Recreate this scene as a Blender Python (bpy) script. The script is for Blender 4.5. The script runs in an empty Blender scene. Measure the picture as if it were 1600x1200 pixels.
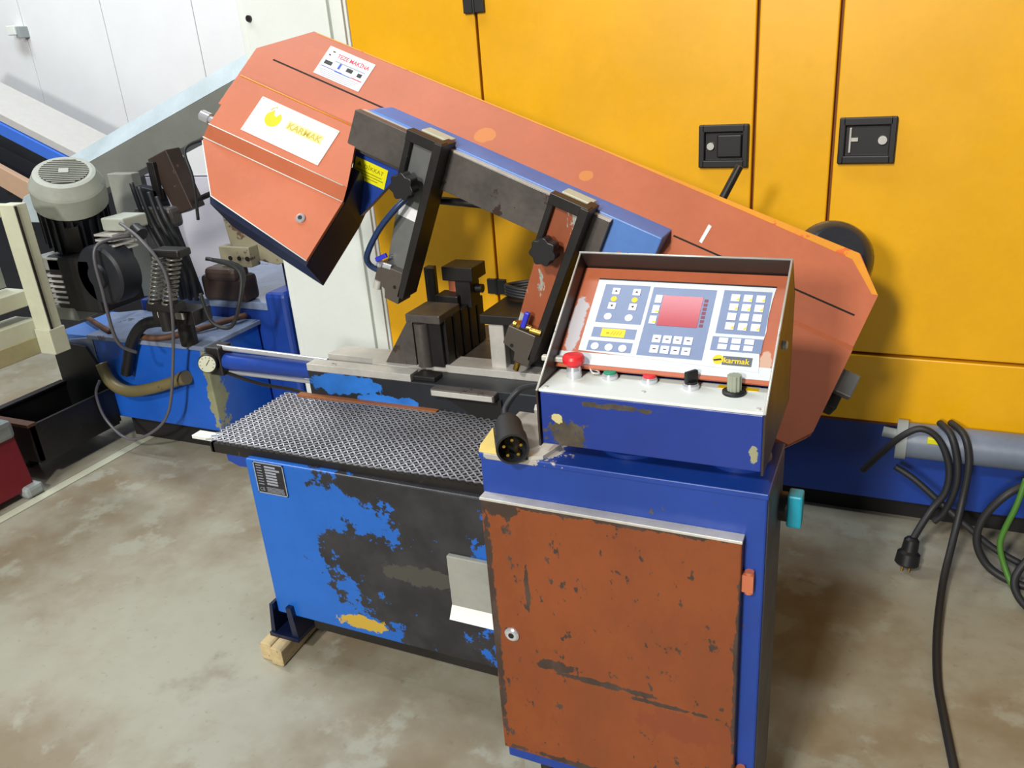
import bpy, bmesh, math, random
from mathutils import Vector as V, Matrix
random.seed(7)
sc = bpy.context.scene
col = sc.collection
# ------------------------------------------------------------------ camera
def cam_axes(pitch, roll, yaw):
    p, r, y = (math.radians(a) for a in (pitch, roll, yaw))
    fw = V((-math.sin(y)*math.cos(p), math.cos(y)*math.cos(p), -math.sin(p)))
    rt = V((math.cos(y), math.sin(y), 0)); up = rt.cross(fw)
    return rt*math.cos(r)+up*math.sin(r), -rt*math.sin(r)+up*math.cos(r), fw
rt, up, fw = cam_axes(22.5, -4.5, 26.0)
cd = bpy.data.cameras.new('camera'); cam = bpy.data.objects.new('camera', cd); col.objects.link(cam)
cd.sensor_width = 36; cd.lens = 1300/1600*36; cd.clip_start = .02
M = Matrix((rt, up, -fw)).transposed().to_4x4(); M.translation = V((0, 0, 1.6)); cam.matrix_world = M
sc.camera = cam
# ------------------------------------------------------------------ world, lamps, exposure
w = bpy.data.worlds.new('hall_light'); sc.world = w; w.use_nodes = True
w.node_tree.nodes['Background'].inputs[0].default_value = (.80, .90, 1.0, 1)
w.node_tree.nodes['Background'].inputs[1].default_value = .16
def lamp(name, loc, target, sx, sy, power, colr):
    d = bpy.data.lights.new(name, 'AREA'); d.shape = 'RECTANGLE'; d.size = sx; d.size_y = sy; d.energy = power; d.color = colr
    o = bpy.data.objects.new(name, d); col.objects.link(o); o.location = loc
    o.rotation_euler = (V(target)-V(loc)).to_track_quat('-Z', 'Y').to_euler(); return o
lamp('ceiling_lamp_near', (-1.0, -2.7, 4.3), (-.9, 2, .7), .4, .4, 215, (1, .95, .86))
lamp('ceiling_lamp_distant', (-1.3, -7.5, 4.2), (-.9, 2.2, .9), .9, .9, 620, (1, .96, .88))
lamp('ceiling_lamp_row', (-2.2, 1.6, 4.8), (-2.2, 1.6, 0), 3.0, .5, 75, (.90, .96, 1))
lamp('ceiling_lamp_far', (-4.6, 2.4, 4.8), (-4.4, 3.2, .5), 2.5, .5, 150, (.93, .97, 1))
sc.view_settings.view_transform = 'Standard'; sc.view_settings.look = 'None'
sc.view_settings.gamma = 1; sc.view_settings.use_curve_mapping = False
sc.view_settings.exposure = -.22
# ------------------------------------------------------------------ materials
def lin(c):
    f = lambda v: (v/255/12.92 if v/255 <= .04045 else ((v/255+.055)/1.055)**2.4)
    return (f(c[0]), f(c[1]), f(c[2]), 1)
class NT:
    def __init__(s, name):
        s.m = bpy.data.materials.new(name); s.m.use_nodes = True; s.t = s.m.node_tree; s.b = s.t.nodes['Principled BSDF']
    def n(s, typ, **k):
        o = s.t.nodes.new(typ)
        for a, v in k.items(): setattr(o, a, v)
        return o
    def l(s, a, b): s.t.links.new(a, b)
    def math(s, op, a, b=None, c=None, clamp=False):
        o = s.n('ShaderNodeMath', operation=op, use_clamp=clamp)
        for i, v in enumerate((a, b, c)):
            if v is None: continue
            if isinstance(v, (int, float)): o.inputs[i].default_value = v
            else: s.l(v, o.inputs[i])
        return o.outputs[0]
    def noise(s, vec, scale, detail=6, rough=.6):
        o = s.n('ShaderNodeTexNoise'); o.inputs['Scale'].default_value = scale; o.inputs['Detail'].default_value = detail
        o.inputs['Roughness'].default_value = rough; s.l(vec, o.inputs['Vector']); return o.outputs[0]
    def mix(s, fac, a, b):
        o = s.n('ShaderNodeMix', data_type='RGBA')
        if isinstance(fac, float): o.inputs[0].default_value = fac
        else: s.l(fac, o.inputs[0])
        for i, v in ((6, a), (7, b)):
            if isinstance(v, tuple): o.inputs[i].default_value = v
            else: s.l(v, o.inputs[i])
        return o.outputs[2]
    def step(s, x, lo, hi):
        o = s.n('ShaderNodeMapRange'); o.interpolation_type = 'SMOOTHSTEP'
        o.inputs[1].default_value = lo; o.inputs[2].default_value = hi; s.l(x, o.inputs[0]); return o.outputs[0]
    def coords(s, stretch=None):
        tc = s.n('ShaderNodeTexCoord').outputs['Object']
        if stretch:
            o = s.n('ShaderNodeVectorMath', operation='MULTIPLY'); s.l(tc, o.inputs[0]); o.inputs[1].default_value = stretch; return o.outputs[0]
        return tc
    def blob(s, vec, c, r):
        a = s.n('ShaderNodeVectorMath', operation='SUBTRACT'); s.l(vec, a.inputs[0]); a.inputs[1].default_value = c
        b = s.n('ShaderNodeVectorMath', operation='DIVIDE'); s.l(a.outputs[0], b.inputs[0]); b.inputs[1].default_value = r
        l = s.n('ShaderNodeVectorMath', operation='LENGTH'); s.l(b.outputs[0], l.inputs[0])
        return s.math('SUBTRACT', 1.0, l.outputs['Value'])
def paint(name, base, rough=.42, metal=0., wear=None, amount=.0, scale=14, vary=.10, bump=.0, blobs=(), extra=(), stretch=None, spec=.5):
    """base paint, chipped by noise to the 'wear' colour; 'blobs' = [(centre, radii)] where paint is gone; 'extra' = further coloured patches"""
    t = NT(name); v = t.coords(stretch); c = lin(base)
    big = t.noise(v, 3.2, 4); fine = t.noise(v, 60, 3)
    lo = tuple(x*(1-vary*1.6) for x in c[:3])+(1,); hi = tuple(min(1, x*(1+vary)) for x in c[:3])+(1,)
    cur = t.mix(t.step(t.math('ADD', t.math('MULTIPLY', big, .8), t.math('MULTIPLY', fine, .2)), .3, .7), lo, hi)
    nz = t.noise(v, scale, 9, .68)
    mask = None
    if wear is not None:
        if amount > 0: mask = t.step(nz, .80-amount*.5, .815-amount*.5)
        if blobs:
            f = None; tv = t.coords()
            for cc, rr in blobs:
                b = t.blob(tv, cc, rr); f = b if f is None else t.math('MAXIMUM', f, b)
            f = t.math('ADD', f, t.math('MULTIPLY', t.math('SUBTRACT', nz, .5), 3.2))
            bm = t.step(f, .12, .2); mask = bm if mask is None else t.math('MAXIMUM', mask, bm)
        wv = t.mix(t.step(t.noise(v, scale*.6, 5), .35, .7), lin(wear), tuple(x*1.7+.004 for x in lin(wear)[:3])+(1,))
        cur = t.mix(mask, cur, wv)
    for cc, rr, ec in extra:
        tv = t.coords(); f = t.math('ADD', t.blob(tv, cc, rr), t.math('MULTIPLY', t.math('SUBTRACT', nz, .5), 2.2))
        cur = t.mix(t.step(f, .2, .3), cur, lin(ec))
    t.l(cur, t.b.inputs['Base Color']); t.b.inputs['Metallic'].default_value = metal
    rr = t.n('ShaderNodeMapRange'); t.l(nz, rr.inputs[0]); rr.inputs[3].default_value = max(.05, rough-.12); rr.inputs[4].default_value = min(1, rough+.15)
    t.l(rr.outputs[0], t.b.inputs['Roughness']); t.b.inputs['Specular IOR Level'].default_value = spec
    if bump:
        bn = t.n('ShaderNodeBump'); bn.inputs['Strength'].default_value = bump; bn.inputs['Distance'].default_value = .004
        t.l(nz, bn.inputs['Height']); t.l(bn.outputs[0], t.b.inputs['Normal'])
    return t.m
def plain(name, c, rough=.5, metal=0., emit=0):
    t = NT(name); v = t.coords(); cc = lin(c)
    t.l(t.mix(t.noise(v, 25, 4), tuple(x*.88 for x in cc[:3])+(1,), tuple(min(1, x*1.08) for x in cc[:3])+(1,)), t.b.inputs['Base Color'])
    t.b.inputs['Roughness'].default_value = rough; t.b.inputs['Metallic'].default_value = metal
    return t.m
ORANGE = (190, 108, 76); BLUE = (24, 62, 150); DARK = (38, 36, 38)
m = {}
m['orange'] = paint('orange_paint', ORANGE, .40, wear=(206, 126, 76), amount=.2, scale=4, vary=.07, extra=[((-.023, .149, 1.366), (.04, .05, .022), (204, 128, 68)), ((.254, .157, 1.26), (.02, .03, .014), (204, 128, 68))])
m['orange_edge'] = paint('yellowed_edge_paint', (226, 150, 48), .45, wear=(205, 100, 48), amount=.4, scale=20)
m['blue'] = paint('blue_paint', BLUE, .4, wear=(60, 56, 52), amount=.3, scale=24)
m['blue_dark'] = paint('navy_paint', (16, 26, 58), .35, wear=(20, 20, 26), amount=.3, scale=10)
m['blue_lit'] = paint('lit_blue_paint', (84, 128, 200), .4, wear=(150, 140, 115), amount=.10, scale=12)  # paler copy of the blue, overhead light put into its colour
m['steel'] = paint('dark_steel', (98, 93, 90), .34, .35, wear=(60, 46, 40), amount=.42, scale=9, vary=.25)
m['iron'] = paint('oily_black_iron', (40, 38, 38), .42, .35, wear=(70, 56, 46), amount=.3, scale=18, vary=.25)
m['bright'] = paint('ground_steel', (204, 202, 196), .3, .25, wear=(120, 112, 100), amount=.3, scale=12, vary=.15)
m['chrome'] = plain('chrome', (216, 218, 224), .2, .6)
m['brass'] = plain('brass', (214, 176, 84), .25, 1.0)
m['black'] = plain('black_plastic', (22, 23, 26), .45)
m['drum'] = paint('glossy_black_drum', (44, 45, 50), .25, vary=.1)
m['block'] = paint('brown_grey_block', (84, 78, 72), .4, .2, wear=(52, 48, 44), amount=.35, scale=14)
m['spring'] = paint('oily_spring_steel', (120, 118, 110), .28, .5, wear=(50, 48, 44), amount=.4, scale=20)
m['rubber'] = plain('black_rubber', (34, 35, 38), .55)
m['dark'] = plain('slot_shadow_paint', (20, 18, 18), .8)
m['white'] = plain('white_print', (232, 234, 238), .35)
m['white_metal'] = paint('cream_white_enamel', (222, 228, 224), .4, vary=.03)
m['yellow'] = paint('canopy_yellow', (234, 172, 3), .36, wear=(190, 120, 6), amount=.02, scale=5, vary=.05)
m['yellow_gap'] = plain('canopy_gap', (120, 66, 6), .7)
m['sticker_yellow'] = plain('sticker_yellow', (226, 222, 20), .4)
m['grey_print'] = plain('grey_blue_overlay', (118, 134, 170), .35)
m['overlay'] = plain('pale_overlay', (206, 212, 216), .32)
m['red_screen'] = plain('red_display', (176, 42, 58), .15)
m['key'] = plain('pale_key', (226, 230, 242), .35)
m['red'] = plain('red_button', (222, 44, 52), .35)
m['green'] = plain('green_button', (24, 140, 106), .35)
m['turq'] = plain('turquoise_plastic', (22, 150, 176), .4)
m['blue_plastic'] = plain('blue_lever', (46, 54, 200), .4)
m['logo_yellow'] = plain('logo_yellow', (234, 200, 10), .4)
m['red_ink'] = plain('red_ink', (226, 60, 84), .5)
m['blue_ink'] = plain('blue_ink', (60, 90, 190), .5)
m['black_ink'] = plain('black_ink', (34, 34, 40), .5)
m['grey_ink'] = plain('grey_ink', (150, 156, 170), .5)
m['olive_hose'] = paint('olive_hose', (110, 100, 66), .4, wear=(60, 54, 40), amount=.3, scale=10)
m['wood'] = paint('raw_timber', (190, 170, 128), .8, wear=(120, 96, 66), amount=.35, scale=14, stretch=(6, 1, 6), vary=.18, bump=.4)
m['cream'] = paint('cream_frame_paint', (196, 198, 176), .45, wear=(150, 130, 90), amount=.12, scale=9, vary=.08)
m['cream_shade'] = paint('shaded_cream_paint', (166, 158, 120), .45, wear=(130, 118, 84), amount=.2, scale=9)  # cream darkened towards olive, painting in the shade of the underside
m['grey_paint'] = paint('grey_green_paint', (150, 152, 144), .45, wear=(96, 92, 80), amount=.2, scale=9)
m['pale_beam'] = paint('pale_blue_grey_paint', (178, 192, 198), .4, wear=(120, 124, 122), amount=.15, scale=10)  # paler arm paint, overhead light on the top put into the colour
m['beam_grey'] = paint('grey_arm_paint', (120, 122, 116), .45, wear=(96, 96, 88), amount=.15, scale=10)  # arm front kept darker in colour than its lit top
m['motor_cap'] = paint('dusty_grey_cowl', (158, 162, 152), .5, wear=(104, 100, 86), amount=.25, scale=10)
m['motor_body'] = paint('black_motor_body', (30, 32, 40), .5, wear=(64, 60, 52), amount=.2, scale=14)
m['oily_table'] = paint('oily_blue_grey_table', (128, 142, 170), .22, wear=(78, 80, 92), amount=.4, scale=6, vary=.2)
m['rust'] = paint('rusty_iron', (96, 64, 46), .6, wear=(44, 36, 34), amount=.4, scale=12)
m['brown_iron'] = paint('brown_black_iron', (56, 42, 36), .5, wear=(96, 70, 48), amount=.35, scale=9)
m['vise_grey'] = paint('rust_stained_grey', (140, 134, 112), .5, wear=(80, 60, 48), amount=.5, scale=9)
m['red_case'] = paint('dark_red_case', (120, 18, 34), .4, vary=.1)
m['grey_guard'] = plain('grey_plastic_guard', (150, 158, 158), .5)
m['tan'] = plain('tan_board', (190, 158, 132), .6)
m['pipe'] = paint('grey_pipe_paint', (112, 122, 140), .4, vary=.12)
m['green_wire'] = plain('green_wire', (70, 120, 40), .5)
m['arm2'] = paint('chipped_orange_arm', (150, 78, 46), .45, wear=(140, 146, 140), amount=.42, scale=9, stretch=(2.2, 1, .8))
m['arm1'] = paint('worn_grey_arm', (118, 120, 120), .4, .4, wear=(60, 58, 58), amount=.35, scale=10)
m['foam'] = plain('yellowed_foam', (214, 190, 112), .9)
m['mesh'] = paint('galvanised_mesh', (168, 168, 174), .32, .7, wear=(120, 82, 58), amount=.28, scale=5, vary=.2)
m['panel_orange'] = paint('panel_orange', (180, 98, 66), .4, wear=(196, 186, 190), amount=.16, scale=9, extra=[((-.122, -.02, 1.09), (.020, .085, .07), (186, 182, 188)), ((.235, -.06, 1.06), (.014, .03, .03), (196, 160, 140))])
# floor: mottled polished concrete
def floor_mat():
    t = NT('stained_concrete'); v = t.coords()
    a = t.noise(v, 1.3, 6, .6); b = t.noise(v, 6, 6, .6); c = t.noise(v, 40, 3)
    cur = t.mix(t.step(a, .36, .62), lin((132, 118, 94)), lin((164, 162, 146)))
    cur = t.mix(t.step(b, .52, .64), cur, lin((160, 158, 142)))
    cur = t.mix(t.math('MULTIPLY', t.step(t.noise(v, 2.6, 5), .60, .72), .5), cur, lin((120, 104, 82)))
    cur = t.mix(t.math('MULTIPLY', t.step(c, .62, .72), .25), cur, lin((96, 90, 78)))
    t.l(cur, t.b.inputs['Base Color'])
    r = t.n('ShaderNodeMapRange'); t.l(b, r.inputs[0]); r.inputs[3].default_value = .32; r.inputs[4].default_value = .6; t.l(r.outputs[0], t.b.inputs['Roughness'])
    return t.m
m['floor'] = floor_mat()
m['wall'] = paint('white_wall_panel', (226, 228, 230), .5, vary=.02)
m['wall_low'] = paint('pale_lower_wall', (206, 204, 216), .5, vary=.03)
m['seam'] = plain('seam_grey', (150, 152, 156), .8)
# ------------------------------------------------------------------ mesh helpers
class Fr:
    def __init__(s, o=(0, 0, 0), x=(1, 0, 0), y=(0, 1, 0), z=(0, 0, 1)):
        s.o, s.x, s.y, s.z = V(o), V(x), V(y), V(z)
    def __call__(s, p): return s.o+s.x*p[0]+s.y*p[1]+s.z*p[2]
W0 = Fr()
class MB:
    def __init__(s): s.v = []; s.f = []; s.sm = []; s.sh = set()
    def add(s, vs, fs, smooth=False):
        k = len(s.v); s.v += [tuple(p) for p in vs]; s.f += [tuple(i+k for i in f) for f in fs]; s.sm += [smooth]*len(fs); return s
    def box(s, a, b, fr=W0, bev=0.0):
        x0, y0, z0 = a; x1, y1, z1 = b
        return s.prism([(x0, y0), (x1, y0), (x1, y1), (x0, y1)], z0, z1, fr, bev)
    def prism(s, poly, h0, h1, fr=W0, bev=0.0):
        """polygon in the frame's x,y extruded along its z from h0 to h1"""
        bm = bmesh.new()
        lo = [bm.verts.new((p[0], p[1], h0)) for p in poly]; hi = [bm.verts.new((p[0], p[1], h1)) for p in poly]
        n = len(poly)
        bm.faces.new(lo[::-1]); bm.faces.new(hi)
        for i in range(n): bm.faces.new((lo[i], lo[(i+1) % n], hi[(i+1) % n], hi[i]))
        bmesh.ops.recalc_face_normals(bm, faces=bm.faces[:])
        if bev > 0: bmesh.ops.bevel(bm, geom=bm.edges[:], offset=bev, segments=2, affect='EDGES', profile=.5, clamp_overlap=True)
        bm.verts.index_update()
        det = s_det(fr)
        fs = [[x.index for x in f.verts] for f in bm.faces]
        if det < 0: fs = [f[::-1] for f in fs]
        s.add([fr(x.co) for x in bm.verts], fs); bm.free(); return s
    def rev(s, o, ax, prof, seg=24, smooth=True, start=0., sharp=True):
        """surface of revolution: prof = [(distance along axis, radius)]"""
        o = V(o); ax = V(ax).normalized(); a = ax.orthogonal().normalized(); b = ax.cross(a)
        rings = [[o+ax*t+(a*math.cos(2*math.pi*i/seg+start)+b*math.sin(2*math.pi*i/seg+start))*r for i in range(seg)] for t, r in prof]
        n = len(prof); k0 = len(s.v)
        s.add([p for g_ in rings for p in g_], [(j*seg+i, j*seg+(i+1) % seg, (j+1)*seg+(i+1) % seg, (j+1)*seg+i) for j in range(n-1) for i in range(seg)]+[tuple(range(seg))[::-1], tuple((n-1)*seg+i for i in range(seg))], smooth)
        s.sm[-1] = s.sm[-2] = False
        if sharp:      # mark the rims between bands as sharp
            for j in range(n):
                for i in range(seg): s.sh.add((k0+j*seg+i, k0+j*seg+(i+1) % seg))
        return s
    def cyl(s, p0, p1, r0, r1=None, seg=20, smooth=True, bev=0.):
        p0, p1 = V(p0), V(p1); L = (p1-p0).length; r1 = r0 if r1 is None else r1
        pr = [(0, r0), (L, r1)] if not bev else [(0, r0-bev), (bev, r0), (L-bev, r1), (L, r1-bev)]
        return s.rev(p0, p1-p0, pr, seg, smooth)
    def tube(s, pts, r, seg=8, sub=8, smooth=True):
        P = [V(p) for p in pts]; Q = []
        if sub > 1 and len(P) > 2:
            for i in range(len(P)-1):
                a, b, c, d = P[max(i-1, 0)], P[i], P[i+1], P[min(i+2, len(P)-1)]
                for k in range(sub):
                    t = k/sub
                    Q.append(.5*((2*b)+(c-a)*t+(2*a-5*b+4*c-d)*t*t+(3*b-a-3*c+d)*t**3))
            Q.append(P[-1])
        else: Q = P
        vs = []; fs = []; n = None
        for i, p in enumerate(Q):
            tg = (Q[min(i+1, len(Q)-1)]-Q[max(i-1, 0)]).normalized()
            n = tg.orthogonal().normalized() if n is None else (n-tg*n.dot(tg)).normalized()
            b = tg.cross(n)
            vs += [p+(n*math.cos(2*math.pi*k/seg)+b*math.sin(2*math.pi*k/seg))*r for k in range(seg)]
        for j in range(len(Q)-1):
            for i in range(seg):
                k = (i+1) % seg; fs.append((j*seg+i, j*seg+k, (j+1)*seg+k, (j+1)*seg+i))
        fs.append(tuple(range(seg))[::-1]); fs.append(tuple((len(Q)-1)*seg+i for i in range(seg)))
        return s.add(vs, fs, smooth)
    def build(s, name, mat, parent=None, kind=None, label=None):
        root = parent
        while root is not None and root.parent is not None: root = root.parent
        L = V(root.location) if root is not None else V((0, 0, 0))
        me = bpy.data.meshes.new(name); me.from_pydata([tuple(V(p)-L) for p in s.v], [], s.f)
        me.polygons.foreach_set('use_smooth', s.sm)
        if s.sh:
            at_ = me.attributes.new('sharp_edge', 'BOOLEAN', 'EDGE')
            for e_ in me.edges:
                if (e_.vertices[0], e_.vertices[1]) in s.sh or (e_.vertices[1], e_.vertices[0]) in s.sh: at_.data[e_.index].value = True
        me.materials.append(m[mat] if isinstance(mat, str) else mat); me.update()
        o = bpy.data.objects.new(name, me); col.objects.link(o)
        if parent is not None: o.parent = parent
        if kind: o['kind'] = kind
        if label: o['label'] = label
        return o
def s_det(fr): return fr.x.cross(fr.y).dot(fr.z)
def thing(name, loc, label, cat, group=None):
    o = bpy.data.objects.new(name, None); col.objects.link(o); o.location = loc; o.empty_display_size = .1
    o['label'] = label; o['category'] = cat
    if group: o['group'] = group
    bpy.context.view_layer.update(); return o
def solo(o, label, cat, group=None):
    o['label'] = label; o['category'] = cat
    if group: o['group'] = group
    return o
def text(s, fr, x, y, size, h, mat, parent, name='lettering', bold=False, width=None):
    """flat lettering in the frame's xy plane, baseline at (x, y)"""
    cu = bpy.data.curves.new('t', 'FONT'); cu.body = s; cu.size = size; cu.extrude = 0; cu.resolution_u = 3
    if bold: cu.offset = size*.018
    ob = bpy.data.objects.new('t', cu); col.objects.link(ob)
    me = bpy.data.meshes.new_from_object(ob.evaluated_get(bpy.context.evaluated_depsgraph_get()))
    bpy.data.objects.remove(ob); bpy.data.curves.remove(cu)
    xs = [v.co.x for v in me.vertices]; k = (width/(max(xs)-min(xs))) if width and xs else 1
    b = MB(); b.add([fr((x+v.co.x*k, y+v.co.y, h)) for v in me.vertices], [tuple(p.vertices) for p in me.polygons])
    bpy.data.meshes.remove(me)
    return b.build(name, mat, parent)
# ================================================================== THE SETTING
fl = MB().box((-8, -4, -.12), (4, 4.3, -.03)).build('floor', 'seam'); fl['kind'] = 'structure'
MB().box((-3.075, -4, -.03), (4, 4.3, 0)).build('floor_slab', 'floor', fl)
MB().box((-8, -4, -.03), (-3.135, 4.3, 0)).build('floor_slab', 'floor', fl)
MB().box((-3.131, -4, -.03), (-3.081, 4.3, .001)).build('floor_joint_strip', 'cream', fl)
wb = MB().box((-8, 4.235, 0), (4, 4.36, 4.2)).build('wall_back', 'seam'); wb['kind'] = 'structure'
xs = [-8.0, -6.975, -6.225, -5.475, -4.725, -3.975, -3.225, -2.475, -1.725, -.975, -.225, .525, 1.275, 2.025, 4.0]
for a, b in zip(xs, xs[1:]):
    MB().box((a+.003, 4.2, .92), (b-.003, 4.235, 4.2), bev=.002).build('wall_panel', 'wall', wb)
    MB().box((a+.003, 4.19, 0), (b-.003, 4.235, .912), bev=.002).build('lower_wall_panel', 'wall_low', wb)
wbk = thing('wall_bracket', (-5.5, 4.2, 1.9), 'small white bracket fixed on the white wall panel', 'bracket')
MB().box((-5.55, 4.12, 1.86), (-5.47, 4.2, 1.92), bev=.006).build('holder', 'white_metal', wbk)
MB().box((-5.47, 4.13, 1.84), (-5.44, 4.2, 1.91), bev=.004).build('clip', 'grey_guard', wbk)
# ================================================================== GENERATOR
g = thing('generator', (-.3, 2.9, 0), 'large yellow generator canopy on a blue base behind the orange saw', 'generator')
MB().box((-1.80, 2.684, .36), (2.2, 3.9, 2.45)).build('canopy_body', 'yellow_gap', g)
for a, b, z0, z1, nm in ((-1.82, -1.328, .378, 2.45, 'door'), (-1.319, -.429, .378, 2.45, 'door'), (-.42, -.205, .612, 2.45, 'pillar_panel'), (-.195, 1.1, .612, 2.45, 'door'), (1.11, 2.2, .612, 2.45, 'door'), (-.42, 2.2, .378, .602, 'sill_panel')):
    MB().box((a, 2.66, z0), (b, 2.69, z1), bev=.004).build(nm, 'yellow', g)
MB().box((-1.8, 2.70, .075), (2.2, 3.88, .362), bev=.004).build('base_frame', 'blue', g)
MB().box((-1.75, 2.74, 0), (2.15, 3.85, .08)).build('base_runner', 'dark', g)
def latch(x0, x1, z0, z1, lever):
    b = MB(); y0, y1 = 2.642, 2.664
    b.box((x0, y0, z0), (x0+.018, y1, z1), bev=.003).box((x1-.018, y0, z0), (x1, y1, z1), bev=.003)
    b.box((x0+.01, y0, z1-.022), (x1-.01, y1, z1), bev=.003).box((x0+.01, y0, z0), (x1-.01, y1, z0+.022), bev=.003)
    b.box((x0+.01, 2.658, z0+.01), (x1-.01, 2.664, z1-.01))
    L = b.build('latch', 'black', g, label='black recessed door latch')
    if lever:
        MB().box((x0+.055, 2.645, z0+.03), (x1-.02, 2.66, z1-.03), bev=.004).build('latch_flap', 'black', L)
        MB().cyl((x0+.035, 2.66, (z0+z1)/2), (x0+.035, 2.648, (z0+z1)/2), .011).build('lock_cylinder', 'bright', L)
    else:
        MB().box((x0+.028, 2.648, z0+.03), (x0+.034, 2.66, z1-.028), bev=.002).box((x0+.034, 2.648, z0+.062), (x0+.052, 2.656, z0+.072)).build('latch_lever', 'bright', L)
        MB().cyl((x1-.035, 2.66, (z0+z1)/2), (x1-.035, 2.646, (z0+z1)/2), .012).build('lock_cylinder', 'bright', L)
latch(-.587, -.438, 1.186, 1.313, True); latch(-.184, -.032, 1.194, 1.322, False)
for z in (.736, 1.685):
    h = MB().box((-1.361, 2.646, z), (-1.326, 2.66, z+.056), bev=.002).box((-1.322, 2.646, z), (-1.287, 2.66, z+.056), bev=.002).build('hinge', 'black', g)
    MB().cyl((-1.324, 2.65, z-.002), (-1.324, 2.65, z+.058), .007, seg=10).build('hinge_pin', 'iron', h)
pp = MB().cyl((.075, 2.6, .355), (1.2, 2.6, .355), .055, seg=28).build('exhaust_pipe', 'pipe', g)
MB().cyl((.055, 2.6, .355), (.085, 2.6, .355), .062, seg=28).cyl((.015, 2.6, .375), (.06, 2.6, .37), .016).build('pipe_end_cap', 'grey_guard', pp)
MB().box((.14, 2.543, .375), (.175, 2.556, .395), bev=.003).build('yellow_tag', 'sticker_yellow', pp)
for x in (.3, .9): MB().box((x, 2.6, .33), (x+.03, 2.705, .37)).build('pipe_bracket', 'iron', pp)
# ================================================================== WHITE CABINET
c = thing('electrical_cabinet', (-2.1, 2.9, 0), 'tall cream white electrical cabinet standing beside the yellow generator', 'cabinet')
MB().box((-2.37, 2.735, .0), (-1.875, 3.1, 2.25), bev=.006).build('body', 'white_metal', c)
dr = MB().box((-2.325, 2.715, .08), (-1.945, 2.737, 2.18), bev=.004).build('door', 'white_metal', c)
MB().box((-1.935, 2.722, .06), (-1.885, 2.737, 2.2), bev=.003).build('door_post', 'white_metal', c)
MB().cyl((-2.30, 2.717, 1.74), (-2.30, 2.706, 1.74), .012, seg=14).build('door_lock', 'iron', dr)
# ================================================================== MAIN BAND SAW
s = thing('band_saw', (-1.0, 1.9, 0), 'orange and blue horizontal band saw with its bow raised over the vise', 'band saw')
rx, ry = -1.0, 1.9
def wb_(x, z, a, b): return ((x-rx, 1.46-ry, z), (a, .6, b))
m['base_front'] = paint('blue_base_worn_black', (28, 98, 190), .38, wear=(36, 36, 40), amount=.22, scale=16, vary=.08,
    blobs=[wb_(-.97, .615, .34, .08), wb_(-.95, .54, .16, .14), wb_(-1.12, .37, .22, .11), wb_(-1.02, .31, .27, .16), wb_(-1.2, .41, .11, .08), wb_(-.98, .2, .18, .12), wb_(-.98, .4, .18, .14)],
    extra=[wb_(-1.22, .172, .10, .03)+((190, 158, 56),), wb_(-1.0, .37, .15, .04)+((70, 70, 64),)])
base = MB().box((-1.512, 1.46, .135), (-.42, 2.25, .63), bev=.004).build('base_body', m['base_front'], s, label='blue base with large black worn patches')
MB().box((-1.40, 1.475, .095), (-.5, 2.2, .14)).build('base_skirt', 'iron', s)
# nameplate
fb = Fr((-1.484, 1.4585, .535), (1, 0, 0), (0, 0, 1), (0, -1, 0))
npl = MB().box((0, 0, 0), (.098, .093, .0015), fb, .0005).build('nameplate', 'black_ink', base, label='black data plate with silver border')
b = MB()
for a in ((0, 0, .098, .003), (0, .09, .098, .093), (0, 0, .003, .093), (.095, 0, .098, .093)): b.box((a[0], a[1], .0015), (a[2], a[3], .0021), fb)
for i in range(7): b.box((.036, .028+i*.0085, .0015), (.072+(.012 if i == 5 else 0), .0335+i*.0085, .0021), fb)
for i in range(8): b.box((.008, .027+i*.008, .0015), (.026, .029+i*.008, .0019), fb)
for i in range(4): b.box((.032, .006+i*.0042, .0015), (.088, .0075+i*.0042, .0019), fb)
b.build('plate_print', 'grey_ink', s, label='silver rows on the data plate')
text('CE', fb, .008, .008, .014, .0022, 'grey_ink', s)
# bent patch sheet
pf = MB().box((-.917, 1.444, .318), (-.775, 1.459, .462), bev=.002).build('patch_sheet', 'grey_paint', base, label='bare sheet plate on the base front')
MB().add([(-.917, 1.446, .32), (-.775, 1.446, .32), (-.775, 1.425, .288), (-.917, 1.425, .288), (-.917, 1.45, .316), (-.775, 1.45, .316), (-.775, 1.43, .285), (-.917, 1.43, .285)], [(0, 1, 2, 3)[::-1], (4, 5, 6, 7), (3, 2, 6, 7)[::-1], (0, 3, 7, 4)[::-1], (1, 2, 6, 5)]).build('lit_sheet_lip', 'white_metal', base)  # bent lip coloured white, painting in the light it catches
# front foot
ft = MB().box((-1.542, 1.44, .058), (-1.44, 1.54, .07)).prism([(-1.54, .065), (-1.525, .17), (-1.515, .17), (-1.525, .065)], 1.445, 1.54, Fr((0, 0, 0), (1, 0, 0), (0, 0, 1), (0, 1, 0)))
ft.prism([(-1.462, .065), (-1.468, .17), (-1.45, .17), (-1.441, .065)], 1.445, 1.54, Fr((0, 0, 0), (1, 0, 0), (0, 0, 1), (0, 1, 0))).box((-1.535, 1.53, .065), (-1.445, 1.545, .17))
ft.build('foot', 'blue_dark', s)
MB().box((-.56, 1.5, 0), (-.46, 1.6, .14)).build('foot', 'blue_dark', s); MB().box((-1.5, 2.15, 0), (-1.4, 2.25, .14)).build('foot', 'blue_dark', s); MB().box((-.56, 2.15, 0), (-.46, 2.25, .14)).build('foot', 'blue_dark', s)
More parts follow.
